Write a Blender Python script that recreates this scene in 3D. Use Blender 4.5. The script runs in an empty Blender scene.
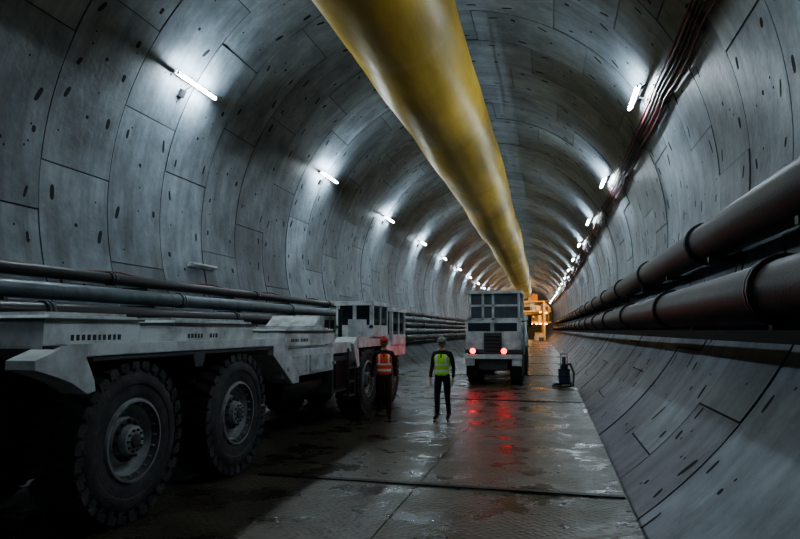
import bpy, bmesh, math, random
from mathutils import Vector, Matrix
random.seed(7)
K=1.5e-4
TX,TZ,R=-3.0,4.87,6.24
PI=math.pi
scene=bpy.context.scene

# ---------------------------------------------------------------- materials
def newmat(name):
    m=bpy.data.materials.new(name); m.use_nodes=True
    nt=m.node_tree; b=nt.nodes['Principled BSDF']
    return m,nt,b
def paint(name,col,rough=0.5,metal=0.0,dirt=0.35,dirtcol=(0.03,0.028,0.025),scale=3.0,bump=0.05):
    m,nt,b=newmat(name)
    N=nt.nodes; L=nt.links
    tc=N.new('ShaderNodeTexCoord')
    n=N.new('ShaderNodeTexNoise'); n.inputs['Scale'].default_value=scale; n.inputs['Detail'].default_value=8; n.inputs['Roughness'].default_value=0.65
    L.new(tc.outputs['Object'],n.inputs['Vector'])
    r=N.new('ShaderNodeValToRGB'); r.color_ramp.elements[0].position=0.42; r.color_ramp.elements[1].position=0.72
    r.color_ramp.elements[0].color=(0,0,0,1); r.color_ramp.elements[1].color=(dirt,dirt,dirt,1)
    L.new(n.outputs['Fac'],r.inputs['Fac'])
    mx=N.new('ShaderNodeMix'); mx.data_type='RGBA'
    mx.inputs[6].default_value=(*col,1); mx.inputs[7].default_value=(*dirtcol,1)
    L.new(r.outputs['Color'],mx.inputs[0]); L.new(mx.outputs[2],b.inputs['Base Color'])
    b.inputs['Roughness'].default_value=rough; b.inputs['Metallic'].default_value=metal
    if bump:
        n2=N.new('ShaderNodeTexNoise'); n2.inputs['Scale'].default_value=scale*12; n2.inputs['Detail'].default_value=4
        L.new(tc.outputs['Object'],n2.inputs['Vector'])
        bp=N.new('ShaderNodeBump'); bp.inputs['Strength'].default_value=bump*3; bp.inputs['Distance'].default_value=0.01
        L.new(n2.outputs['Fac'],bp.inputs['Height']); L.new(bp.outputs['Normal'],b.inputs['Normal'])
    return m
def emis(name,col,s):
    m,nt,b=newmat(name)
    b.inputs['Base Color'].default_value=(*col,1)
    b.inputs['Emission Color'].default_value=(*col,1); b.inputs['Emission Strength'].default_value=s
    return m

def concrete():
    m,nt,b=newmat('lining_concrete'); N=nt.nodes; L=nt.links
    tc=N.new('ShaderNodeTexCoord')
    n1=N.new('ShaderNodeTexNoise'); n1.inputs['Scale'].default_value=0.8; n1.inputs['Detail'].default_value=11; n1.inputs['Roughness'].default_value=0.7
    L.new(tc.outputs['Object'],n1.inputs['Vector'])
    r1=N.new('ShaderNodeValToRGB'); e=r1.color_ramp.elements
    e[0].position=0.33; e[0].color=(0.122,0.145,0.168,1); e[1].position=0.68; e[1].color=(0.32,0.375,0.42,1)
    L.new(n1.outputs['Fac'],r1.inputs['Fac'])
    uv=N.new('ShaderNodeUVMap'); uv.uv_map='UVMap'
    mp=N.new('ShaderNodeMapping'); mp.inputs['Scale'].default_value=(0.3,1.9,1)
    L.new(uv.outputs['UV'],mp.inputs['Vector'])
    n2=N.new('ShaderNodeTexNoise'); n2.inputs['Scale'].default_value=1.6; n2.inputs['Detail'].default_value=8; n2.inputs['Roughness'].default_value=0.7
    L.new(mp.outputs['Vector'],n2.inputs['Vector'])
    r2=N.new('ShaderNodeValToRGB'); e=r2.color_ramp.elements
    e[0].position=0.35; e[0].color=(0.6,0.6,0.6,1); e[1].position=0.62; e[1].color=(1,1,1,1)
    L.new(n2.outputs['Fac'],r2.inputs['Fac'])
    at=N.new('ShaderNodeAttribute'); at.attribute_name='pvar'
    mu=N.new('ShaderNodeMix'); mu.data_type='RGBA'; mu.blend_type='MULTIPLY'; mu.inputs[0].default_value=1
    L.new(r1.outputs['Color'],mu.inputs[6]); L.new(r2.outputs['Color'],mu.inputs[7])
    mu2=N.new('ShaderNodeMix'); mu2.data_type='RGBA'; mu2.blend_type='MULTIPLY'; mu2.inputs[0].default_value=1
    L.new(mu.outputs[2],mu2.inputs[6]); L.new(at.outputs['Color'],mu2.inputs[7])
    L.new(mu2.outputs[2],b.inputs['Base Color'])
    b.inputs['Roughness'].default_value=0.46
    n3=N.new('ShaderNodeTexNoise'); n3.inputs['Scale'].default_value=9; n3.inputs['Detail'].default_value=8
    L.new(tc.outputs['Object'],n3.inputs['Vector'])
    bp=N.new('ShaderNodeBump'); bp.inputs['Strength'].default_value=0.3; bp.inputs['Distance'].default_value=0.03
    L.new(n3.outputs['Fac'],bp.inputs['Height']); L.new(bp.outputs['Normal'],b.inputs['Normal'])
    return m

def floor_mat():
    m,nt,b=newmat('wet_floor_plate'); N=nt.nodes; L=nt.links
    tc=N.new('ShaderNodeTexCoord')
    n1=N.new('ShaderNodeTexNoise'); n1.inputs['Scale'].default_value=1.1; n1.inputs['Detail'].default_value=10; n1.inputs['Roughness'].default_value=0.68
    L.new(tc.outputs['Object'],n1.inputs['Vector'])
    r1=N.new('ShaderNodeValToRGB'); e=r1.color_ramp.elements
    e[0].position=0.33; e[0].color=(0.026,0.021,0.013,1); e[1].position=0.72; e[1].color=(0.14,0.12,0.082,1)
    L.new(n1.outputs['Fac'],r1.inputs['Fac']); L.new(r1.outputs['Color'],b.inputs['Base Color'])
    r2=N.new('ShaderNodeValToRGB'); e=r2.color_ramp.elements
    e[0].position=0.36; e[0].color=(0.15,)*3+(1,); e[1].position=0.62; e[1].color=(0.5,)*3+(1,)
    L.new(n1.outputs['Fac'],r2.inputs['Fac']); L.new(r2.outputs['Color'],b.inputs['Roughness'])
    mp=N.new('ShaderNodeMapping'); mp.inputs['Rotation'].default_value=(0,0,PI/4); mp.inputs['Scale'].default_value=(1,1,0)
    L.new(tc.outputs['Object'],mp.inputs['Vector'])
    ck=N.new('ShaderNodeTexVoronoi'); ck.inputs['Scale'].default_value=13; ck.inputs['Randomness'].default_value=0.45
    L.new(mp.outputs['Vector'],ck.inputs['Vector'])
    rr=N.new('ShaderNodeValToRGB'); rr.color_ramp.elements[0].position=0.15; rr.color_ramp.elements[1].position=0.5
    rr.color_ramp.elements[0].color=(1,1,1,1); rr.color_ramp.elements[1].color=(0,0,0,1)
    L.new(ck.outputs['Distance'],rr.inputs['Fac'])
    ml=N.new('ShaderNodeMath'); ml.operation='MULTIPLY'
    L.new(rr.outputs['Color'],ml.inputs[0])
    r3=N.new('ShaderNodeValToRGB'); r3.color_ramp.elements[0].position=0.35; r3.color_ramp.elements[1].position=0.6
    r3.color_ramp.elements[0].color=(.12,.12,.12,1); r3.color_ramp.elements[1].color=(1,1,1,1)
    L.new(n1.outputs['Fac'],r3.inputs['Fac']); L.new(r3.outputs['Color'],ml.inputs[1])
    n4=N.new('ShaderNodeTexNoise'); n4.inputs['Scale'].default_value=2.5; n4.inputs['Detail'].default_value=5
    L.new(tc.outputs['Object'],n4.inputs['Vector'])
    ad=N.new('ShaderNodeMath'); ad.operation='MULTIPLY_ADD'; ad.inputs[1].default_value=1.6
    L.new(n4.outputs['Fac'],ad.inputs[0]); L.new(ml.outputs[0],ad.inputs[2])
    bp=N.new('ShaderNodeBump'); bp.inputs['Strength'].default_value=0.7; bp.inputs['Distance'].default_value=0.014
    L.new(ad.outputs[0],bp.inputs['Height']); L.new(bp.outputs['Normal'],b.inputs['Normal'])
    return m

M={}
M['conc']=concrete()
M['pocket']=paint('pocket_shade',(0.012,0.013,0.014),0.9)  # shade of the recesses painted as flat dark patches, nothing is cut in
M['joint']=paint('joint_dark',(0.03,0.032,0.035),0.9)
M['floor']=floor_mat()
M['floorbar']=paint('floor_joint_bar',(0.008,0.008,0.007),0.5)
M['white']=paint('white_paint',(0.78,0.82,0.82),0.4,0,0.7,(0.1,0.095,0.08),2.2)
M['whited']=paint('dirty_white_paint',(0.66,0.70,0.70),0.5,0,0.75,(0.08,0.075,0.065),3)
M['dark']=paint('dark_steel',(0.02,0.02,0.022),0.45,0.3,0.3)
M['chassis']=paint('chassis_grey',(0.10,0.10,0.10),0.5,0.1,0.6)
M['rubber']=paint('tyre_rubber',(0.04,0.041,0.043),0.7,0,0.8,(0.13,0.125,0.115),4,0.2)
M['rim']=paint('rim_paint',(0.40,0.42,0.42),0.45,0.1,0.7,(0.06,0.055,0.05),5)
M['glass']=paint('cab_glass',(0.03,0.036,0.042),0.08,0,0.1,(0.05,0.05,0.05),3,0)
M['glassl']=paint('pale_cab_glass',(0.12,0.15,0.17),0.2,0,0.4,(0.05,0.05,0.05),3,0)  # bluish reflection and see-through look put into the base colour
M['pipeg']=paint('galvanised_pipe',(0.13,0.165,0.185),0.4,0.3,0.7)
M['piped']=paint('dark_pipe',(0.028,0.028,0.03),0.4,0.3,0.5,(0.06,0.045,0.035))
M['piper']=paint('weathered_dark_pipe',(0.016,0.014,0.0135),0.47,0.0,0.9,(0.045,0.034,0.028),2.5,.15)
M['cable']=paint('red_cable',(0.17,0.045,0.045),0.5)
M['cableb']=paint('black_cable',(0.012,0.012,0.012),0.5)
M['gap_strip']=paint('black_gap_strip',(0.008,0.008,0.009),0.8)
M['tube']=emis('fluorescent_tube',(0.77,0.905,1.0),480)
M['tubeoff']=paint('unlit_tube_cover',(0.5,0.55,0.58),0.3)
M['red']=emis('tail_light_red',(1.0,0.008,0.012),14)
M['amber']=emis('warm_lamp',(1.0,0.58,0.18),16)
M['orange']=paint('hi_vis_orange',(1.0,0.11,0.02),0.7,0,0.1)
M['lime']=paint('hi_vis_lime',(0.50,0.95,0.05),0.7,0,0.1)
M['refl']=paint('reflective_strip',(0.75,0.78,0.8),0.35,0,0.05)
M['trou']=paint('black_trousers',(0.015,0.015,0.018),0.85)
M['trour']=paint('dark_red_trousers',(0.06,0.012,0.012),0.85)
M['boot']=paint('work_boots',(0.01,0.01,0.01),0.5)
M['skin']=paint('skin',(0.42,0.24,0.17),0.55,0,0.1,(0.3,0.15,0.1))
M['hair']=paint('dark_hair',(0.02,0.014,0.01),0.7)
M['eye']=paint('eye_dark',(0.02,0.015,0.01),0.2,0,0)
M['helr']=paint('helmet_red',(0.5,0.03,0.02),0.35,0,0.1)
M['helw']=paint('helmet_grey',(0.22,0.25,0.23),0.4,0,0.2)
M['cream']=paint('tbm_cream_paint',(0.75,0.53,0.27),0.5)
M['tbmo']=paint('tbm_orange_paint',(0.65,0.25,0.05),0.5)
M['label']=paint('label_letters',(0.05,0.05,0.05),0.6)
M['blue']=paint('blue_drum',(0.03,0.06,0.12),0.4)

def duct_mat():
    m,nt,b=newmat('yellow_duct_fabric'); N=nt.nodes; L=nt.links
    tc=N.new('ShaderNodeTexCoord')
    mp=N.new('ShaderNodeMapping'); mp.inputs['Scale'].default_value=(1.2,0.25,1.2)
    L.new(tc.outputs['Object'],mp.inputs['Vector'])
    n=N.new('ShaderNodeTexNoise'); n.inputs['Scale'].default_value=1.4; n.inputs['Detail'].default_value=8; n.inputs['Roughness'].default_value=.6
    L.new(mp.outputs['Vector'],n.inputs['Vector'])
    r=N.new('ShaderNodeValToRGB'); e=r.color_ramp.elements
    e[0].position=0.3; e[0].color=(0.44,0.275,0.03,1); e[1].position=0.65; e[1].color=(0.74,0.49,0.075,1)
    L.new(n.outputs['Fac'],r.inputs['Fac']); L.new(r.outputs['Color'],b.inputs['Base Color'])
    b.inputs['Roughness'].default_value=0.42
    bp=N.new('ShaderNodeBump'); bp.inputs['Strength'].default_value=0.3; bp.inputs['Distance'].default_value=0.06
    L.new(n.outputs['Fac'],bp.inputs['Height']); L.new(bp.outputs['Normal'],b.inputs['Normal'])
    return m
M['duct']=duct_mat()

# ---------------------------------------------------------------- builder
class B:
    def __init__(s): s.bm=bmesh.new(); s.ml=[]
    def mi(s,m):
        if m not in s.ml: s.ml.append(m)
        return s.ml.index(m)
    def face(s,vs,m,smooth=False):
        try: f=s.bm.faces.new(vs)
        except ValueError: return None
        f.material_index=s.mi(m); f.smooth=smooth; return f
    def obox(s,c,u,v,w,m):
        c,u,v,w=map(Vector,(c,u,v,w))
        P=[s.bm.verts.new(c+a*u+b*v+d*w) for d in(-1,1) for b in(-1,1) for a in(-1,1)]
        flip = u.cross(v).dot(w)<0
        for q in((0,2,3,1),(4,5,7,6),(0,1,5,4),(2,6,7,3),(0,4,6,2),(1,3,7,5)):
            q=q[::-1] if flip else q
            s.face([P[i] for i in q],m)
    def box(s,x0,x1,y0,y1,z0,z1,m):
        s.obox(((x0+x1)/2,(y0+y1)/2,(z0+z1)/2),(abs(x1-x0)/2,0,0),(0,abs(y1-y0)/2,0),(0,0,abs(z1-z0)/2),m)
    def beam(s,p0,p1,w,h,m,up=(0,0,1)):
        p0,p1=Vector(p0),Vector(p1); d=p1-p0; L=d.length; d.normalize()
        sd=d.cross(Vector(up))
        if sd.length<1e-4: sd=d.cross(Vector((0,1,0)))
        sd.normalize(); uu=sd.cross(d)
        s.obox((p0+p1)/2,sd*w/2,d*L/2,uu*h/2,m)
    def cyl(s,p0,p1,r,m,n=16,r2=None,cap=True):
        p0,p1=Vector(p0),Vector(p1); d=(p1-p0).normalized()
        a=d.cross(Vector((0,0,1)))
        if a.length<1e-3: a=Vector((1,0,0))
        a.normalize(); b=d.cross(a); r2=r if r2 is None else r2
        A=[];C=[]
        for i in range(n):
            t=2*PI*i/n; o=a*math.cos(t)+b*math.sin(t)
            A.append(s.bm.verts.new(p0+o*r)); C.append(s.bm.verts.new(p1+o*r2))
        for i in range(n):
            j=(i+1)%n; s.face([A[i],A[j],C[j],C[i]],m,True)
        if cap: s.face(A[::-1],m); s.face(C,m)
    def tube(s,pts,r,m,n=12,smooth=True):
        rings=[]
        for k,p in enumerate(pts):
            p=Vector(p); q0=Vector(pts[max(k-1,0)]); q1=Vector(pts[min(k+1,len(pts)-1)])
            d=(q1-q0).normalized(); a=d.cross(Vector((0,0,1)))
            if a.length<1e-3: a=Vector((1,0,0))
            a.normalize(); b=d.cross(a); rr=r[k] if isinstance(r,(list,tuple)) else r
            rings.append([s.bm.verts.new(p+(a*math.cos(2*PI*i/n)+b*math.sin(2*PI*i/n))*rr) for i in range(n)])
        for k in range(len(rings)-1):
            for i in range(n):
                j=(i+1)%n; s.face([rings[k][i],rings[k][j],rings[k+1][j],rings[k+1][i]],m,smooth)
        s.face(rings[0][::-1],m); s.face(rings[-1],m)
    def lathe(s,prof,c,m,n=48,side=1):
        rings=[]
        for p in prof:
            x,r=p[0]*side,p[1]
            rings.append([s.bm.verts.new((c[0]+x,c[1]+r*math.cos(2*PI*i/n),c[2]+r*math.sin(2*PI*i/n))) for i in range(n)])
        for k in range(len(rings)-1):
            mm=prof[k+1][2] if len(prof[k+1])>2 else m
            for i in range(n):
                j=(i+1)%n; q=[rings[k][i],rings[k][j],rings[k+1][j],rings[k+1][i]]
                s.face(q if side<0 else q[::-1],mm,True)
        s.face(rings[-1],prof[-1][2] if len(prof[-1])>2 else m)
    def prism(s,pts,x0,x1,m):
        A=[s.bm.verts.new((x0,y,z)) for y,z in pts]; C=[s.bm.verts.new((x1,y,z)) for y,z in pts]
        n=len(pts)
        for i in range(n):
            j=(i+1)%n; s.face([A[i],A[j],C[j],C[i]],m)
        s.face(A[::-1],m); s.face(C,m)
    def addmesh(s,me,mf,mat=None):
        vm=[s.bm.verts.new((mat@v.co) if mat else v.co) for v in me.vertices]
        for p in me.polygons:
            c=p.center
            s.face([vm[i] for i in p.vertices],mf(c) if callable(mf) else mf,True)
    def finish(s,name,bevel=0,bend=True,xf=None,fixn=True):
        if fixn: bmesh.ops.recalc_face_normals(s.bm,faces=s.bm.faces[:])
        if xf is not None: bmesh.ops.transform(s.bm,matrix=xf,verts=s.bm.verts[:])
        if bend:
            for v in s.bm.verts: v.co.x-=K*v.co.y*abs(v.co.y)
        me=bpy.data.meshes.new(name); s.bm.to_mesh(me); s.bm.free()
        for m in s.ml: me.materials.append(m if not isinstance(m,str) else M[m])
        ob=bpy.data.objects.new(name,me); scene.collection.objects.link(ob)
        if bevel:
            bv=ob.modifiers.new('bevel','BEVEL'); bv.width=bevel; bv.segments=2; bv.limit_method='ANGLE'; bv.angle_limit=math.radians(40)
        return ob

# ---------------------------------------------------------------- tunnel lining
RW=1.8; Y0=-9.0; NR=84
def wp(phi,y,r): return Vector((TX+r*math.cos(phi),y,TZ+r*math.sin(phi)))
secs={n:dict(v=[],f=[],uv=[],c=[],m=[],s=[]) for n in('wall_right','ceiling','wall_left')}
def addface(S,pts,uvs,col,mi,sm=True):
    b=len(S['v']); S['v']+=pts; S['f'].append(tuple(range(b,b+len(pts)))); S['uv']+=uvs; S['c'].append(col); S['m'].append(mi); S['s'].append(sm)
PMIN,PMAX=math.radians(-54.5),math.radians(234.5)
SEG=math.radians(32)
for i in range(NR):
    y0=Y0+i*RW+0.011; y1=Y0+(i+1)*RW-0.011
    off=[0,0.5,0.22,0.72][i%4]*SEG + random.uniform(-.02,.02)
    start=PMIN-SEG+off*1.0
    rcol=random.uniform(0.82,1.1)
    a=start
    while a<PMAX:
        b0=max(a,PMIN); b1=min(a+SEG,PMAX)
        if b1-b0>0.02:
            g=0.0018
            p0=b0+g; p1=b1-g
            mid=(p0+p1)/2; md=math.degrees(mid)
            nm='wall_right' if md<35 else ('ceiling' if md<145 else 'wall_left')
            S=secs[nm]
            rr=R+random.uniform(-.012,.012)
            col=rcol*random.uniform(0.7,1.12)
            n=max(2,int(round((p1-p0)/math.radians(2.7))))
            base=len(S['v'])
            for k in range(n+1):
                ph=p0+(p1-p0)*k/n
                S['v']+= [wp(ph,y0,rr),wp(ph,y1,rr)]
            for k in range(n):
                q=(base+2*k,base+2*k+1,base+2*k+3,base+2*k+2)
                S['f'].append(q)
                pa=p0+(p1-p0)*k/n; pb=p0+(p1-p0)*(k+1)/n
                S['uv']+=[(pa*R,y0),(pa*R,y1),(pb*R,y1),(pb*R,y0)]
                S['c'].append(col); S['m'].append(0); S['s'].append(True)
                for yy in(y0,y1):
                    addface(S,[wp(pa,yy,rr),wp(pb,yy,rr),wp(pb,yy,rr+.05),wp(pa,yy,rr+.05)],[(pa*R,yy),(pb*R,yy),(pb*R,yy),(pa*R,yy)],col*.5,0,False)
            for pp in(p0,p1):
                addface(S,[wp(pp,y0,rr),wp(pp,y1,rr),wp(pp,y1,rr+.05),wp(pp,y0,rr+.05)],[(pp*R,y0),(pp*R,y1),(pp*R,y1),(pp*R,y0)],col*.5,0,False)
            if i*RW+Y0<100 and p1-p0>0.25:
                def pocket(ph,y,hw,hl,tilt=0):
                    pts=[]
                    for k in range(10):
                        t=2*PI*k/10
                        dx=hl*math.copysign(abs(math.cos(t))**.7,math.cos(t)); dy=hw*math.copysign(abs(math.sin(t))**.7,math.sin(t))
                        pts.append(wp(ph+dx/R,y+dy+tilt*dx,rr-.005))
                    addface(S,pts,[(ph*R,y)]*10,1,1,False)
                for fr in(0.12,0.37,0.63,0.88):
                    for yy in(y0+.28,y1-.28):
                        if random.random()<.5:
                            pocket(p0+(p1-p0)*fr+random.uniform(-.03,.03),yy+random.uniform(-.05,.05),random.uniform(.03,.055),random.uniform(.06,.16),random.choice((-.3,0,.3)))
                if random.random()<.7: pocket(p0+(p1-p0)*.32,(y0+y1)/2,.04,.04)
                if random.random()<.5: pocket(p0+(p1-p0)*.68,(y0+y1)/2,.04,.04)
                for _ in range(5):
                    pocket(random.uniform(p0+.05,p1-.05),random.uniform(y0+.2,y1-.2),.022,.022)
        a+=SEG
for nm,S in secs.items():
    me=bpy.data.meshes.new(nm)
    me.from_pydata([(v.x-K*v.y*abs(v.y),v.y,v.z) for v in S['v']],[],S['f'])
    me.materials.append(M['conc']); me.materials.append(M['pocket'])
    me.polygons.foreach_set('material_index',S['m']); me.polygons.foreach_set('use_smooth',S['s'])
    me.uv_layers.new(name='UVMap'); me.color_attributes.new('pvar','FLOAT_COLOR','CORNER')
    flat=[];cf=[]
    for u in S['uv']: flat+=list(u)
    for p,c in zip(me.polygons,S['c']):
        for _ in p.loop_indices: cf+=[c,c,c,1]
    me.uv_layers['UVMap'].data.foreach_set('uv',flat); me.color_attributes['pvar'].data.foreach_set('color',cf)
    me.update()
    ob=bpy.data.objects.new(nm,me); scene.collection.objects.link(ob)

b=B(); n=48
ys=[Y0+k*9 for k in range(int(NR*RW/9)+2)]
rings=[]
for y in ys:
    rings.append([b.bm.verts.new(wp(PMIN+(PMAX-PMIN)*k/n,y,R+.065)) for k in range(n+1)])
for a,c in zip(rings,rings[1:]):
    for k in range(n): b.face([a[k],a[k+1],c[k+1],c[k]],'joint',True)
b.finish('tunnel_shell',fixn=False)

YE=Y0+NR*RW
b=B()
ctr=b.bm.verts.new((TX,YE-.3,TZ)); rg=[b.bm.verts.new(wp(2*PI*k/48,YE-.3,R-.03)) for k in range(48)]
for k in range(48): b.face([ctr,rg[k],rg[(k+1)%48]],'chassis')
b.finish('wall_end',fixn=False)

# ---------------------------------------------------------------- floor
b=B()
FX0,FX1=-6.85,0.82
P=9.75; base=7.86-2*P
y=base
while y<YE-1:
    for q in range(3):
        ya=y+q*P/3; yb=ya+P/3
        if ya<YE and yb>-9:
            for (xa,xb) in((FX0,-4.3),(-4.285,-1.75),(-1.735,FX1)):
                b.box(xa,xb,ya+.006,min(yb,YE)-.006,-.06,random.uniform(-.004,.003),'floor')
    b.box(-4.0,FX1-.03,y-.05,y+.05,-.02,.018,'floorbar')
    y+=P
b.box(FX0,.88,-9,YE,-.3,-.07,'dark')
b.finish('floor',0)

# ---------------------------------------------------------------- ventilation duct
b=B()
pts=[];rad=[]
DX,DZ,DR=-3.05,8.75,1.27
y=-8
while y<=109:
    s=(y%6.0)/6.0
    pts.append((DX+.05*math.sin(y*.31),y,DZ+.05*math.sin(y*.47)+.03*math.cos(y*1.05)))
    d=min(s,1-s)*6
    rad.append(DR*(1-.025*math.exp(-(d/.12)**2)+.004*math.sin(y*2.3)))
    y+=.25
b.tube(pts,rad,'duct',40)
y=-6
while y<109:
    b.cyl((DX,y,DZ+DR-.03),(DX,y,TZ+R-.02),.012,'cableb',6)
    for sx in(-1,1):
        b.cyl((DX+sx*.55,y,DZ+DR-.14),(DX,y,DZ+DR+.35),.01,'cableb',6)
    y+=3
b.cyl((DX,-8,DZ+DR+.05),(DX,108,DZ+DR+.05),.02,'cableb',6)
b.finish('ventilation_duct',fixn=False)

# ---------------------------------------------------------------- fluorescent fixtures
def fixtures(phi,ystart,name):
    b=B(); y=ystart
    nrm=Vector((-math.cos(phi),0,-math.sin(phi))); tan=Vector((-math.sin(phi),0,math.cos(phi)))
    while y<YE-8:
        b.obox(wp(phi,y,R-.20),tan*.035,(0,.82,0),nrm*.02,'whited')
        for yy in(y-.5,y+.5): b.obox(wp(phi,yy,R-.09),tan*.02,(0,.03,0),nrm*.09,'dark')
        c=wp(phi,y,R-.28)
        b.cyl(c-Vector((0,.78,0)),c+Vector((0,.78,0)),.036,'tube',8)
        for sg in(-1,1):
            b.cyl(c+Vector((0,.78*sg,0)),c+Vector((0,.81*sg,0)),.038,'dark',8)
            b.obox(c+Vector((0,.80*sg,0))-nrm*.04,tan*.02,(0,.015,0),nrm*.04,'whited')
        sg=1 if phi<1.5 else -1
        b.obox(wp(phi,y-.1,R-.05)-tan*(.34*sg),tan*.10,(0,.08,0),nrm*.04,'dark')
        b.tube([wp(phi,y,R-.18),wp(phi,y-.05,R-.08)-tan*(.18*sg),wp(phi,y-.1,R-.05)-tan*(.34*sg)],.012,'cableb',6)
        y+=9.05
    return b.finish(name)
fixtures(math.radians(149.9),12.36-1*9.05,'fluorescent_light_row')
fixtures(math.radians(30.1),15.75-1*9.05,'fluorescent_light_row.001')

b=B(); ph=math.radians(191)
nrm=Vector((-math.cos(ph),0,-math.sin(ph))); tan=Vector((-math.sin(ph),0,math.cos(ph)))
b.obox(wp(ph,14.2,R-.07),tan*.06,(0,.6,0),nrm*.045,'whited')
b.cyl(wp(ph,13.62,R-.16),wp(ph,14.78,R-.16),.045,'tubeoff',10)
b.finish('unlit_fluorescent_fixture')

# ---------------------------------------------------------------- right pipes + brackets
def flanged(b,x,z,r,m,ya=-9,yb=None,step=6,ph=0):
    yb=yb or YE-22
    yy=ya; pts=[]
    while yy<yb: pts.append((x,yy,z)); yy+=3
    b.tube(pts,r,m,20)
    yy=ya+ph
    while yy<min(yb,110):
        for o in(-.045,.045): b.cyl((x,yy+o-.035,z),(x,yy+o+.035,z),r*1.16,m,20)
        for k in range(8):
            t=2*PI*k/8
            b.cyl((x+r*1.08*math.cos(t),yy-.11,z+r*1.08*math.sin(t)),(x+r*1.08*math.cos(t),yy+.11,z+r*1.08*math.sin(t)),.012,m,6)
        yy+=step
def wallx(z,side): 
    d=math.sqrt(R*R-(z-TZ)**2); return TX+side*d
RP=((2.66,3.5,.32),(2.36,2.40,.34))
b=B(); flanged(b,*RP[0],'piper',ph=2.4); b.finish('water_supply_pipe')
b=B(); flanged(b,*RP[1],'piper',ph=4.0)
b.finish('water_supply_pipe.001')
b=B(); y=-7.5
while y<128:
    for x,z,r in RP:
        zz=z-r-.05
        b.box(x-.2,wallx(zz,1)+.0,y-.05,y+.05,zz-.05,zz+.04,'dark')
    y+=3.6
b.box(wallx(1.86,1)-.30,wallx(1.86,1)-.02,-9,120,1.88,1.91,'gap_strip')  # black colour stands in for the dark gap under the lower pipe
b.box(wallx(1.86,1)-.32,wallx(1.86,1)-.29,-9,120,1.88,2.0,'gap_strip')
b.finish('pipe_brackets')

b=B()
for j,(ph,m,r) in enumerate(((27.2,'cable',.026),(26.4,'cable',.034),(25.5,'cableb',.03),(24.7,'cable',.022),(23.4,'cable',.028))):
    pts=[]; y=-8
    while y<130:
        s=(y%3.6)/3.6
        sag=.07*4*s*(1-s)*(.4+.25*j)
        pts.append(wp(math.radians(ph)-sag/R,y,R-.07)); y+=.45
    b.tube(pts,r,m,8)
y=-6.9
nrmf=lambda p:Vector((-math.cos(p),0,-math.sin(p)))
while y<130:
    p=math.radians(25.3); b.obox(wp(p,y,R-.05),Vector((-math.sin(p),0,math.cos(p)))*.28,(0,.025,0),nrmf(p)*.04,'dark')
    y+=3.6
b.finish('cable_bundle')

# ---------------------------------------------------------------- left pipes
LP=((-8.4,3.0,.11,'piped',1),(-8.2,2.66,.15,'pipeg',3),(-7.95,2.3,.15,'piped',5),(-7.72,1.95,.14,'pipeg',2),(-7.45,1.6,.13,'piped',4))
for idx,(x,z,r,m,ph) in enumerate(LP):
    b=B(); flanged(b,x,z,r,m,ph=ph); b.finish('service_pipe' if idx==0 else 'service_pipe.%03d'%idx)
b=B(); y=-7
while y<128:
    for x,z,r,_,_ in LP:
        b.box(wallx(z-r-.03,-1),x+.12,y-.04,y+.04,z-r-.06,z-r,'chassis')
    y+=3.6
b.finish('pipe_brackets.001')
b=B()
for j,(ph,m,r) in enumerate(((195.4,'cable',.022),(196.6,'cableb',.03))):
    pts=[]; y=-8
    while y<130:
        s=(y%3.6)/3.6
        pts.append(wp(math.radians(ph)+.1*4*s*(1-s)/R,y,R-.08)); y+=.45
    b.tube(pts,r,m,8)
b.finish('cable_bundle.001')

# ---------------------------------------------------------------- wheels
def wheel(b,xo,y,side,D=1.68,W=.58,lod=1):
    r=D/2; c=(xo-side*W/2,y,r); h=W/2
    rb=r-.05
    prof=[(-h+.02,r*.52),(-h-.0,r*.6),(-h-.01,r*.78),(-h+.05,r*.92),(-h+.09,rb),(h-.09,rb),(h-.05,r*.92),(h+.01,r*.78),(h+.005,r*.70),(h-.008,r*.69),(h,r*.6),(h-.02,r*.53),
          (h-.03,r*.515,'rim'),(h+.005,r*.505,'rim'),(h+.005,r*.475,'rim'),(h-.04,r*.465,'chassis'),(h-.07,r*.43,'chassis'),(h-.16,r*.40,'rim'),(h-.17,r*.30,'rim'),
          (h-.10,r*.27,'rim'),(h-.09,r*.19,'chassis'),(h-.01,r*.175,'rim'),(h+.0,r*.09,'rim'),(h+.02,r*.08,'chassis'),(h+.02,.01,'chassis')]
    b.lathe(prof,c,'rubber',56,side)
    nl=30
    for i in range(nl):
        for sd in(-1,1):
            t=2*PI*(i+(.5 if sd>0 else 0))/nl
            rad=Vector((0,math.cos(t),math.sin(t))); tg=Vector((0,-math.sin(t),math.cos(t)))
            cc=Vector(c)+rad*(rb+.0)+Vector((sd*h*.52,0,0))
            sk=Vector((h*.46,0,0))+tg*sd*.035
            b.obox(cc,sk,tg*.055,rad*.042,'rubber')
            cc=Vector(c)+rad*(r*.905)+Vector((sd*(h-.045),0,0))
            b.obox(cc,(.035,0,0),tg*.04,rad*.045,'rubber')
    for i in range(12):
        t=2*PI*i/12
        p=Vector(c)+Vector((0,math.cos(t),math.sin(t)))*r*.235
        b.cyl(p+Vector((side*(h-.10),0,0)),p+Vector((side*(h-.055),0,0)),.02,'chassis',6)
    for i in range(10):
        t=2*PI*i/10
        p=Vector(c)+Vector((0,math.cos(t),math.sin(t)))*r*.13
        b.cyl(p+Vector((side*(h-.01),0,0)),p+Vector((side*(h+.015),0,0)),.015,'chassis',6)
    for i in range(20):
        t=2*PI*i/20
        p=Vector(c)+Vector((0,math.cos(t),math.sin(t)))*r*.448
        b.cyl(p+Vector((side*(h-.09),0,0)),p+Vector((side*(h-.03),0,0)),.014,'rim',6)

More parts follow.
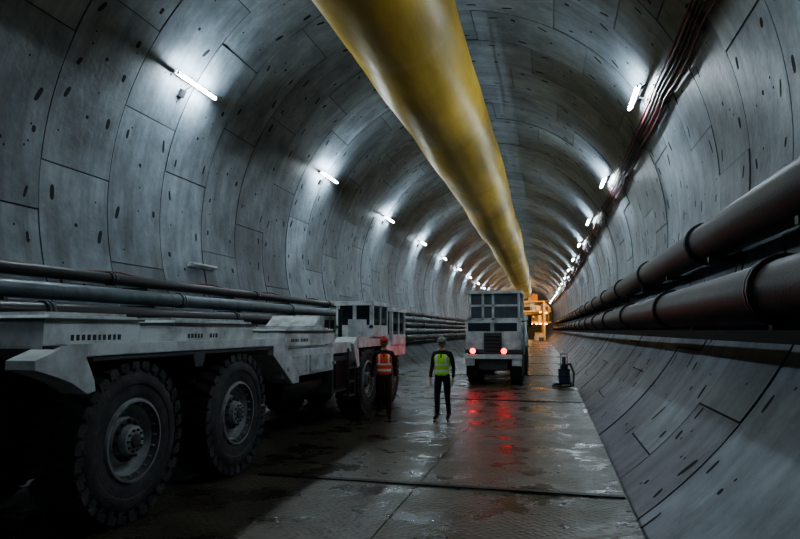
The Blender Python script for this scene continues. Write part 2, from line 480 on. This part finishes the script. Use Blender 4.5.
# ---------------------------------------------------------------- near segment carrier
b=B()
XO=-4.3; XI=-6.75
for y in(5.6,7.78,14.0,16.2):
    wheel(b,XO,y,1); wheel(b,XI,y,-1)
    b.cyl((XI+.4,y,.84),(XO-.4,y,.84),.16,'dark',16)
    b.box(-5.9,-5.15,y-.3,y+.3,.6,1.2,'dark')
def bogie(y0,y1):
    for x in(-5.15,-6.2):
        b.prism([(y0+.3,1.1),(y0+.7,.75),(y1-.7,.75),(y1-.3,1.1),(y1-.3,1.45),(y0+.3,1.45)],x-.1,x+.1,'chassis')
    b.box(-6.3,-5.05,y0+.2,y1-.2,1.4,1.7,'chassis')
bogie(4.3,9.1); bogie(12.8,17.3)
b.box(-6.75,-4.28,4.65,9.0,1.74,1.8,'white')
b.box(-4.34,-4.25,4.55,9.05,1.755,1.87,'white')
b.box(-4.33,-4.27,4.9,8.9,1.70,1.745,'chassis')
b.box(-6.8,-6.7,4.55,9.05,1.68,1.87,'white')
b.box(-6.75,-4.3,4.45,4.6,1.62,1.86,'chassis')
b.prism([(4.54,1.86),(4.72,1.86),(4.90,1.52),(4.92,1.42),(4.82,1.40),(4.62,1.52),(4.40,1.60),(4.20,1.66),(4.20,1.74)],-4.55,-4.24,'white')
b.prism([(6.55,1.74),(6.85,1.74),(6.78,1.55),(6.62,1.55)],-4.75,-4.27,'chassis')
b.prism([(8.75,1.8),(9.05,1.87),(9.75,1.3),(9.75,1.1),(9.5,1.1),(8.75,1.6)],-4.7,-4.26,'white')
for y in(4.9,5.8,6.7,7.6,8.5):
    b.box(-6.7,-4.36,y,y+.08,1.8,1.84,'chassis')
def pad(y0,y1,z0,z1,xa=-5.15,xb=-4.42):
    b.prism([(y0,z0),(y1,z0),(y1,z1-.07),(y1-.06,z1),(y0+.06,z1),(y0,z1-.07)],xa,xb,'white')
    b.box(xa-.03,xb+.04,y0-.03,y1+.03,z1-.05,z1-.03,'chassis')
    b.box(xa+.1,xb-.1,y0+.1,y1-.1,z1,z1+.03,'whited')
    yy=y0+.25
    while yy<min(y1-.25,y0+1.0):
        w=random.uniform(.03,.05)
        if random.random()<.8: b.box(xb,xb+.004,yy,yy+w,z0+.07,z0+.125,'label')
        yy+=w+.03
pad(4.45,5.75,1.83,2.14); pad(6.35,8.35,1.83,2.12)
pad(4.55,5.75,1.83,2.09,-6.6,-5.9); pad(6.35,8.35,1.83,2.07,-6.6,-5.9)
pad(9.5,11.9,1.72,2.02)
pad(9.5,11.9,1.72,2.0,-6.6,-5.9)
b.box(-6.55,-4.5,9.0,13.2,1.5,1.72,'white')
b.box(-4.56,-4.32,9.2,11.6,1.2,1.66,'white')
b.box(-4.33,-4.29,9.4,10.2,1.25,1.55,'whited'); b.box(-4.33,-4.29,10.35,11.4,1.25,1.55,'whited')
b.box(-4.56,-4.34,11.6,13.0,1.52,1.74,'white')
b.box(-4.9,-4.4,11.75,12.7,.7,1.45,'chassis')
b.box(-4.42,-4.36,11.85,12.6,.8,1.35,'dark')
b.cyl((-4.7,9.6,.95),(-4.7,11.4,.95),.22,'dark',20)
b.box(-5.9,-5.1,9.0,13.2,.9,1.5,'chassis')
for z in(.55,.85,1.15): b.box(-4.5,-4.3,12.55,12.95,z,z+.04,'chassis')
b.box(-4.34,-4.3,12.52,12.56,.5,1.6,'chassis'); b.box(-4.34,-4.3,12.94,12.98,.5,1.6,'chassis')
b.box(-6.7,-4.75,4.2,4.45,1.3,1.6,'dark')
b.cyl((-6.4,4.05,1.72),(-4.7,4.05,1.72),.085,'dark',14)
b.cyl((-6.0,3.9,1.5),(-4.9,3.9,1.5),.06,'chassis',14)
b.prism([(3.8,1.38),(4.45,1.3),(4.45,1.75),(4.1,1.85),(3.85,1.75)],-4.95,-4.85,'dark')
b.prism([(3.8,1.38),(4.45,1.3),(4.45,1.75),(4.1,1.85),(3.85,1.75)],-6.3,-6.2,'dark')
for x in(-5.0,-6.3):
    b.cyl((x,4.35,1.2),(x,4.42,.9),.07,'chassis',10)
for k in range(4):
    x=-5.3-.12*k
    b.tube([(x,4.4,1.3),(x+.02,4.1,1.1),(x+.05,3.95,1.25),(x,4.1,1.5),(x,4.4,1.65)],.02,'cableb',8)
b.box(-6.75,-4.28,13.0,17.6,1.74,1.82,'white'); b.box(-4.36,-4.25,13.0,17.6,1.6,1.84,'white')
b.prism([(12.75,1.7),(13.0,1.84),(13.1,1.6),(13.2,1.2),(13.05,1.15),(12.9,1.35)],-4.75,-4.27,'white')
def cab(xa,xb,ya,yb,za,zb):
    b.box(xa,xb,ya,yb,za,za+.28,'white')
    b.box(xa-.03,xb+.03,ya-.05,yb+.05,zb-.1,zb,'white')
    t=.09
    for x in(xa,xb-t):
        for y in(ya,yb-t,(ya+yb)/2-t/2):
            b.box(x,x+t,y,y+t,za+.2,zb-.05,'white')
    b.box((xa+xb)/2-t/2,(xa+xb)/2+t/2,ya,ya+t,za+.2,zb-.05,'white')
    b.box(xa+.03,xb-.03,ya+.03,yb-.03,za+.25,zb-.08,'glass')
cab(-5.15,-4.2,14.0,15.4,1.84,2.70)
cab(-5.05,-4.16,15.7,17.2,1.6,2.6)
b.box(-4.6,-4.3,13.3,13.8,1.84,2.25,'whited')
b.box(-4.29,-4.21,15.3,17.4,1.3,1.75,'white')
b.cyl((-4.9,13.6,1.84),(-4.9,13.6,2.5),.05,'dark',12)
b.prism([(13.3,1.82),(17.4,1.82),(17.4,2.35),(13.7,2.35),(13.3,2.1)],-6.7,-5.45,'whited')
for k in range(7): b.box(-5.45,-5.43,14.0+k*.4,14.25+k*.4,1.95,2.25,'dark')
for y in(9.3,11.5,15.6): b.cyl((-4.29,y,1.35),(-4.24,y,1.35),.035,'tubeoff',12)
b.finish('segment_carrier_truck',.012)

# ---------------------------------------------------------------- far service vehicle
b=B()
xa,xb,ya=-3.1,-1.05,22.3
def w2(x,y,side):
    wheel(b,x,y,side,1.15,.42)
for y in(ya+.9,ya+2.3,ya+6.2,ya+7.6):
    w2(xb-.02,y,1); w2(xa+.02,y,-1)
    b.cyl((xa+.35,y,.575),(xb-.35,y,.575),.1,'dark',12)
b.box(xa+.5,xb-.5,ya+.1,ya+8.6,.55,1.0,'chassis')
b.box(xa,xb,ya,ya+8.6,1.15,1.28,'chassis')
b.box(xa+.02,xb-.02,ya+.02,ya+3.4,1.28,2.3,'white')
b.box(xa+.1,xa+.62,ya-.03,ya+.05,1.3,1.9,'white'); b.box(xb-.62,xb-.1,ya-.03,ya+.05,1.3,1.9,'white')
b.box(xa+.7,xb-.7,ya-.02,ya+.05,1.0,1.9,'chassis')
for k in range(6): b.box(xa+.74,xb-.74,ya-.04,ya,1.08+k*.13,1.13+k*.13,'dark')
for x in(xa+.12,(xa+xb)/2+.06):
    b.box(x,x+.82,ya-.0,ya+.06,1.96,2.26,'glass')
b.box(xa-.03,xb+.03,ya-.12,ya,.95,1.12,'white')
b.box(xa,xa+.35,ya-.06,ya+.05,.7,.95,'white'); b.box(xb-.35,xb,ya-.06,ya+.05,.7,.95,'white')
tails=[xa+.3,xb-.62]
for x in tails: 
    b.cyl((x,ya-.12,1.24),(x,ya-.03,1.24),.12,'dark',16)
    b.cyl((x,ya-.14,1.24),(x,ya-.12,1.24),.105,'red',16)
b.box(xa+.02,xa+.42,ya+.2,ya+.23,.3,.95,'dark'); b.box(xb-.42,xb-.02,ya+.2,ya+.23,.3,.95,'dark')
z0,z1=2.36,3.45
b.box(xa+.12,xb-.02,ya+.1,ya+3.2,z0-.08,z0+.08,'white')
b.box(xa+.05,xb+.05,ya+.0,ya+3.3,z1-.11,z1,'white')
t=.09
for x in(xa+.14,xb-.12,(xa+xb)/2-.03,xa+.62):
    b.box(x,x+t,ya+.1,ya+.2,z0,z1-.05,'white')
for y in(ya+.12,ya+1.1,ya+2.1,ya+3.1):
    for x in(xa+.14,xb-.12): b.box(x,x+t,y,y+t,z0,z1-.05,'white')
b.box(xa+.14,xb-.04,ya+.1,ya+.2,z0+.50,z0+.58,'white')
b.box(xa+.18,xb-.1,ya+.16,ya+3.1,z0+.08,z1-.09,'glassl')
for x in(xa+.1,xb-.06):
    b.cyl((x,ya+.05,1.2),(x,ya+.05,z1),.03,'white',8)
for k in range(9): b.cyl((xb+.06,ya+.7,1.2+k*.25),(xb+.06,ya+1.05,1.2+k*.25),.02,'white',8)
for y in(ya+.7,ya+1.05): b.cyl((xb+.06,y,1.1),(xb+.06,y,3.3),.02,'white',8)
b.box(xa,xb,ya+3.6,ya+6.4,1.28,1.55,'whited'); b.box(xa+.05,xb-.02,ya+6.6,ya+8.6,1.28,2.7,'white')
b.box(xb-.04,xb+.0,ya+6.9,ya+8.3,1.9,2.5,'glass')
for y in(ya+.6,ya+2.0): b.box(xb-.02,xb+.03,y,y+1.1,1.4,2.2,'white')
b.cyl((xb,ya+.3,2.3),(xb+.3,ya+.15,2.35),.02,'dark',8); b.box(xb+.25,xb+.38,ya+.1,ya+.14,2.1,2.5,'dark')
sv=b.finish('service_vehicle',.012)
for x in tails:
    l=bpy.data.lights.new('tail_lamp','SPOT'); l.energy=16; l.color=(1,.01,.015); l.shadow_soft_size=.1; l.spot_size=math.radians(130); l.spot_blend=.8
    o=bpy.data.objects.new('tail_lamp',l); o.location=(x-K*ya*ya,ya-.26,1.24); o.rotation_euler=(math.radians(78),0,math.radians(180))
    scene.collection.objects.link(o); o.parent=sv

# ---------------------------------------------------------------- pump
b=B()
px,py=.42,22.4
b.cyl((px,py,.1),(px,py,.62),.2,'blue',20)
for z in(.12,.36,.6): b.cyl((px,py,z-.02),(px,py,z+.02),.215,'dark',20)
b.cyl((px,py,.62),(px,py,.8),.13,'dark',16,.09)
b.cyl((px,py,.8),(px,py,1.05),.07,'chassis',12)
b.tube([(px-.12,py,1.0),(px-.12,py,1.15),(px+.12,py,1.15),(px+.12,py,1.0)],.015,'dark',8)
b.cyl((px-.12,py,.62),(px-.12,py,1.02),.012,'dark',8);b.cyl((px+.12,py,.62),(px+.12,py,1.02),.012,'dark',8)
for a in range(3):
    t=a*2.1; b.beam((px+.12*math.cos(t),py+.12*math.sin(t),.14),(px+.3*math.cos(t),py+.3*math.sin(t),.02),.04,.04,'dark')
b.tube([(px+.05,py,.75),(px+.22,py-.1,.8),(px+.32,py-.3,.5),(px+.28,py-.5,.08),(px-.1,py-.6,.04),(px-.4,py-.4,.04),(px-.4,py+.2,.04),(px-.2,py+.6,.04),(px+.25,py+.9,.04),(px+.3,py+5,.04)],.04,'cableb',10)
b.finish('water_pump',.004)

# ---------------------------------------------------------------- TBM back-up gantry
b=B()
cx=TX; GY=112
for y in range(GY,GY+24,4):
    for s in(-1,1):
        b.box(cx+s*3.4-.15,cx+s*3.4+.15,y-.15,y+.15,0.02,7.2,'cream')
        b.beam((cx+s*3.4,y,7.1),(cx+s*4.6,y,5.8),.2,.2,'tbmo')
    for z in(3.4,5.4,7.2): b.box(cx-4.6 if z<6 else cx-3.5,cx+4.6 if z<6 else cx+3.5,y-.12,y+.12,z-.12,z+.12,'cream')
for s in(-1,1):
    for z in(3.4,5.4,7.2): 
        b.box(cx+s*3.4-.9,cx+s*3.4+.9,GY-.5,GY+24,z,z+.08,'tbmo')
    for z in(4.4,6.4):
        b.cyl((cx+s*4.2,GY-.4,z),(cx+s*4.2,GY+24,z),.04,'cream',8)
    for y in range(GY,GY+24,2): b.cyl((cx+s*4.2,y,3.45),(cx+s*4.2,y,6.4),.035,'cream',6)
random.seed(3)
for k in range(80):
    y=GY+random.uniform(0,22); s=random.choice((-1,1,1)); z=random.choice((.05,3.5,5.5,.05,3.5,7.3))
    if z<1: x=cx+s*random.uniform(2.0,3)
    elif z<7: x=cx+s*random.uniform(1.2,3.9)
    else: x=cx+s*random.uniform(.8,2)
    w=random.uniform(.2,.6)
    b.box(x-w,x+w,y-.8,y+.8,z,z+random.uniform(.6,1.6),random.choice(('cream','tbmo','whited','chassis','cream')))
for k in range(14):
    s=1 if k%3 else -1
    x=cx+s*random.uniform(.8,4.2); z=random.choice((3.1,3.1,5.1,5.2,6.9))
    b.obox((x,GY-.3,z),(.18,0,0),(0,.06,0),(0,0,.08),'amber')
b.finish('tunnel_boring_machine_gantry',0)
for (x,y,z,p) in((-5.5,GY-7,8.6,2000),(1.0,GY-7,7.4,3000),(-3,GY+10,2.4,700),(-3,GY+20,6,900)):
    spot=y<GY  # spots ahead of the gantry are added to light its face
    l=bpy.data.lights.new('gantry_lamp_and_fill','SPOT' if spot else 'POINT'); l.energy=p; l.color=(1,.6,.22); l.shadow_soft_size=.3
    o=bpy.data.objects.new('gantry_lamp_and_fill',l); o.location=(x-K*y*y,y,z); scene.collection.objects.link(o)
    if spot: o.rotation_euler=(math.radians(62),0,math.radians(12 if x>0 else -10)); l.spot_size=math.radians(95)

# ---------------------------------------------------------------- people
def skin_mesh(verts,edges,rad,root=0,sub=2):
    me=bpy.data.meshes.new('t'); me.from_pydata(verts,edges,[])
    ob=bpy.data.objects.new('t',me); scene.collection.objects.link(ob)
    ob.modifiers.new('s','SKIN').use_smooth_shade=True
    if not me.skin_vertices: 
        bm=bmesh.new(); bm.from_mesh(me); bm.verts.layers.skin.verify(); bm.to_mesh(me); bm.free()
    for i,r in enumerate(rad):
        sv=me.skin_vertices[0].data[i]
        sv.radius=(r,r) if not isinstance(r,tuple) else r
        sv.use_root=(i==root)
    m=ob.modifiers.new('u','SUBSURF'); m.levels=sub; m.render_levels=sub
    dg=bpy.context.evaluated_depsgraph_get(); dg.update()
    out=bpy.data.meshes.new_from_object(ob.evaluated_get(dg))
    bpy.data.objects.remove(ob); return out

def person(name,loc,rotz,vest,trou,sleeve,helmet,stride=0.0,armsw=0.0,headturn=0):
    b=B()
    s=stride; a=armsw
    V=[(0,0,.96),(0,0,1.08),(0,-.005,1.25),(0,.0,1.41),(0,.0,1.49),(0,-.01,1.58)]
    Rr=[(.15,.115),(.15,.105),(.17,.12),(.14,.1),(.07,.07),(.06,.06)]
    E=[(0,1),(1,2),(2,3),(3,4),(4,5)]
    def add(p,r,par): V.append(p); Rr.append(r); E.append((par,len(V)-1)); return len(V)-1
    wr={}
    for sd in(1,-1):
        i=add((sd*.17,.005,1.425),.068,3); i=add((sd*.215,.02,1.30),.058,i)
        i=add((sd*.245,.03+sd*a*.08,1.13),.046,i)
        i=add((sd*.255,-.03+sd*a*.2,1.0),.04,i)
        w=(sd*.25,-.06+sd*a*.26,.89); i=add(w,.032,i); wr[sd]=w
        f=sd*s
        i=add((sd*.095,0,.88),.095,0); i=add((sd*.105,f*.13-.01,.68),.085,i); i=add((sd*.11,f*.22-.03*(1 if f>0 else 1),.49),.066,i)
        i=add((sd*.115,f*.32+.01,.3),.06,i)
        yb=f*.42+.03; i=add((sd*.12,yb,.11),.05,i)
        i=add((sd*.125,yb-.09,.058),(.047,.045),i); i=add((sd*.135,yb-.19,.045),(.045,.036),i)
    body=skin_mesh(V,E,Rr,0,3)
    def mf(c):
        if c.z<.14: return 'boot'
        if c.z>1.505: return 'skin'
        if abs(c.x)>.19 and c.z<.915: return 'skin'
        if c.z<.97 and abs(c.x)<.21: return trou
        return sleeve
    b.addmesh(body,mf)
    VV=[(0,0,.93),(0,0,1.0),(0,0,1.1),(0,-.005,1.25),(0,0,1.40),(0,.0,1.47)]
    VR=[(.175,.145),(.178,.145),(.172,.135),(.19,.145),(.165,.122),(.095,.085)]
    VE=[(0,1),(1,2),(2,3),(3,4),(4,5)]
    for sd in(1,-1):
        VV.append((sd*.165,.003,1.43)); VR.append((.078,.078)); VE.append((4,len(VV)-1))
    vm=skin_mesh(VV,VE,VR,0,4)
    def vf(c):
        if 1.035<c.z<1.085 or 1.165<c.z<1.21: return 'refl'
        if c.z>1.21 and .085<abs(c.x)<.125: return 'refl'
        if c.y<-.05 and abs(c.x)<.008: return 'dark'
        return vest
    b.addmesh(vm,vf)
    for sd in(1,-1):
        w=Vector(wr[sd])
        pv=[w+Vector((0,0,.02)),w+Vector((0,-.004,-.045)),w+Vector((0,-.01,-.095))]
        b.addmesh(skin_mesh([tuple(p) for p in pv],[(0,1),(1,2)],[(.026,.026),(.02,.036),(.018,.04)],0,2),'skin')
        for k,(oy,ln) in enumerate(((-.036,.072),(-.012,.082),(.012,.076),(.034,.06))):
            p0=w+Vector((0,-.01+oy,-.085)); p1=p0+Vector((-sd*.002,-.003,-.022)); p2=p1+Vector((-sd*.008,-.004,-ln*.42)); p3=p2+Vector((-sd*.022,-.004,-ln*.36))
            b.addmesh(skin_mesh([tuple(p) for p in(p0,p1,p2,p3)],[(0,1),(1,2),(2,3)],[.0095,.0095,.0085,.0075],0,1),'skin')
        p0=w+Vector((0,-.02,-.03)); p1=p0+Vector((-sd*.008,-.035,-.02)); p2=p1+Vector((-sd*.01,-.014,-.03)); p3=p2+Vector((-sd*.006,-.004,-.022))
        b.addmesh(skin_mesh([tuple(p) for p in(p0,p1,p2,p3)],[(0,1),(1,2),(2,3)],[.014,.012,.0105,.009],0,1),'skin')
    hb=bmesh.new(); bmesh.ops.create_uvsphere(hb,u_segments=32,v_segments=24,radius=1)
    for v in hb.verts:
        x,y,z=v.co
        tp=1-.28*max(0,-z)**1.3
        X=x*.076*tp; Y=y*.096*(1-.12*max(0,-z)); Z=z*.118
        if y<0:
            fr=max(0,-y)
            Y-=.026*math.exp(-((x)/.16)**2)*math.exp(-((z+.18)/.2)**2)*fr
            Y-=.008*math.exp(-((x)/.35)**2)*math.exp(-((z+.52)/.1)**2)*fr
            Y-=.012*math.exp(-((x)/.3)**2)*math.exp(-((z+.85)/.16)**2)
            Y+=.012*math.exp(-((abs(x)-.38)/.18)**2)*math.exp(-((z-.02)/.12)**2)*fr
            Y-=.005*math.exp(-((z-.22)/.1)**2)*fr
        v.co=(X,Y,Z)
    hm=bpy.data.meshes.new('h'); hb.to_mesh(hm); hb.free()
    rot=Matrix.Translation((0,-.02,1.655))@Matrix.Rotation(headturn,4,'Z')
    def hf(c):
        if (c.y>.015 and c.z>-.04) or c.z>.055: return 'hair'
        if c.y<-.07 and abs(c.x)<.024 and -.068<c.z<-.056: return 'helr'
        return 'skin'
    b.addmesh(hm,hf,rot)
    def sph(c,sc,m,u=12,v=8):
        t=bmesh.new(); bmesh.ops.create_uvsphere(t,u_segments=u,v_segments=v,radius=1)
        mm=bpy.data.meshes.new('s'); t.to_mesh(mm); t.free()
        b.addmesh(mm,m,rot@Matrix.Translation(c)@Matrix.Diagonal((*sc,1)))
    for sd in (1,-1):
        sph((sd*.03,-.082,.002),(.013,.01,.009),'refl'); sph((sd*.03,-.0905,.002),(.006,.003,.006),'eye')
        sph((sd*.03,-.087,.022),(.018,.006,.004),'hair')
        sph((sd*.077,.01,-.01),(.01,.02,.032),'skin')
    hb=bmesh.new(); bmesh.ops.create_uvsphere(hb,u_segments=32,v_segments=20,radius=1)
    bmesh.ops.delete(hb,geom=[v for v in hb.verts if v.co.z<-.02],context='VERTS')
    for v in hb.verts:
        ridge=.006*math.exp(-(v.co.x/.12)**2)*max(v.co.z,0)
        v.co=(v.co.x*.098,v.co.y*.122,v.co.z*.105+ridge)
    hm=bpy.data.meshes.new('h'); hb.to_mesh(hm); hb.free()
    b.addmesh(hm,helmet,rot@Matrix.Translation((0,0,.045)))
    n=32; A=[];C=[];D=[]
    for k in range(n):
        t=2*PI*k/n; ex=.014+(.045 if math.sin(t)<-.3 else 0)*max(0,-math.sin(t)); 
        A.append(b.bm.verts.new(rot@Vector((.094*math.cos(t),.118*math.sin(t),.052))))
        C.append(b.bm.verts.new(rot@Vector(((.098+ex*.6)*math.cos(t),(.122+ex)*math.sin(t),.04))))
        D.append(b.bm.verts.new(rot@Vector((.09*math.cos(t),.114*math.sin(t),.036))))
    for k in range(n):
        j=(k+1)%n; b.face([A[k],A[j],C[j],C[k]],helmet,True); b.face([C[k],C[j],D[j],D[k]],helmet,True)
    zmin=min(v.co.z for v in b.bm.verts)
    sc=1.03
    ob=b.finish(name,xf=Matrix.Translation((loc[0],loc[1],0.004))@Matrix.Rotation(rotz,4,'Z')@Matrix.Scale(sc,4)@Matrix.Translation((0,0,-zmin)))
    return ob
person('construction_worker',(-2.43,13.6),-.12,'lime','trou','trou','helw',0.12,.1,.1)
person('construction_worker.001',(-3.78,13.5),.25,'orange','trour','trour','helr',-.5,.5,.15)

# ---------------------------------------------------------------- camera & world
cam=bpy.data.cameras.new('camera'); cam.sensor_width=36; cam.lens=27; cam.clip_end=500
co=bpy.data.objects.new('camera',cam); scene.collection.objects.link(co)
co.location=(0,0,2.0); co.rotation_euler=(math.radians(90+5.76),0,math.radians(14.24))
scene.camera=co
w=bpy.data.worlds.new('world'); scene.world=w; w.use_nodes=True
bg=w.node_tree.nodes['Background']; bg.inputs[0].default_value=(.65,.82,1,1); bg.inputs[1].default_value=.26
scene.view_settings.view_transform='AgX'
try: scene.view_settings.look='AgX - Medium High Contrast'
except Exception as e: print(e)
scene.view_settings.exposure=-0.55
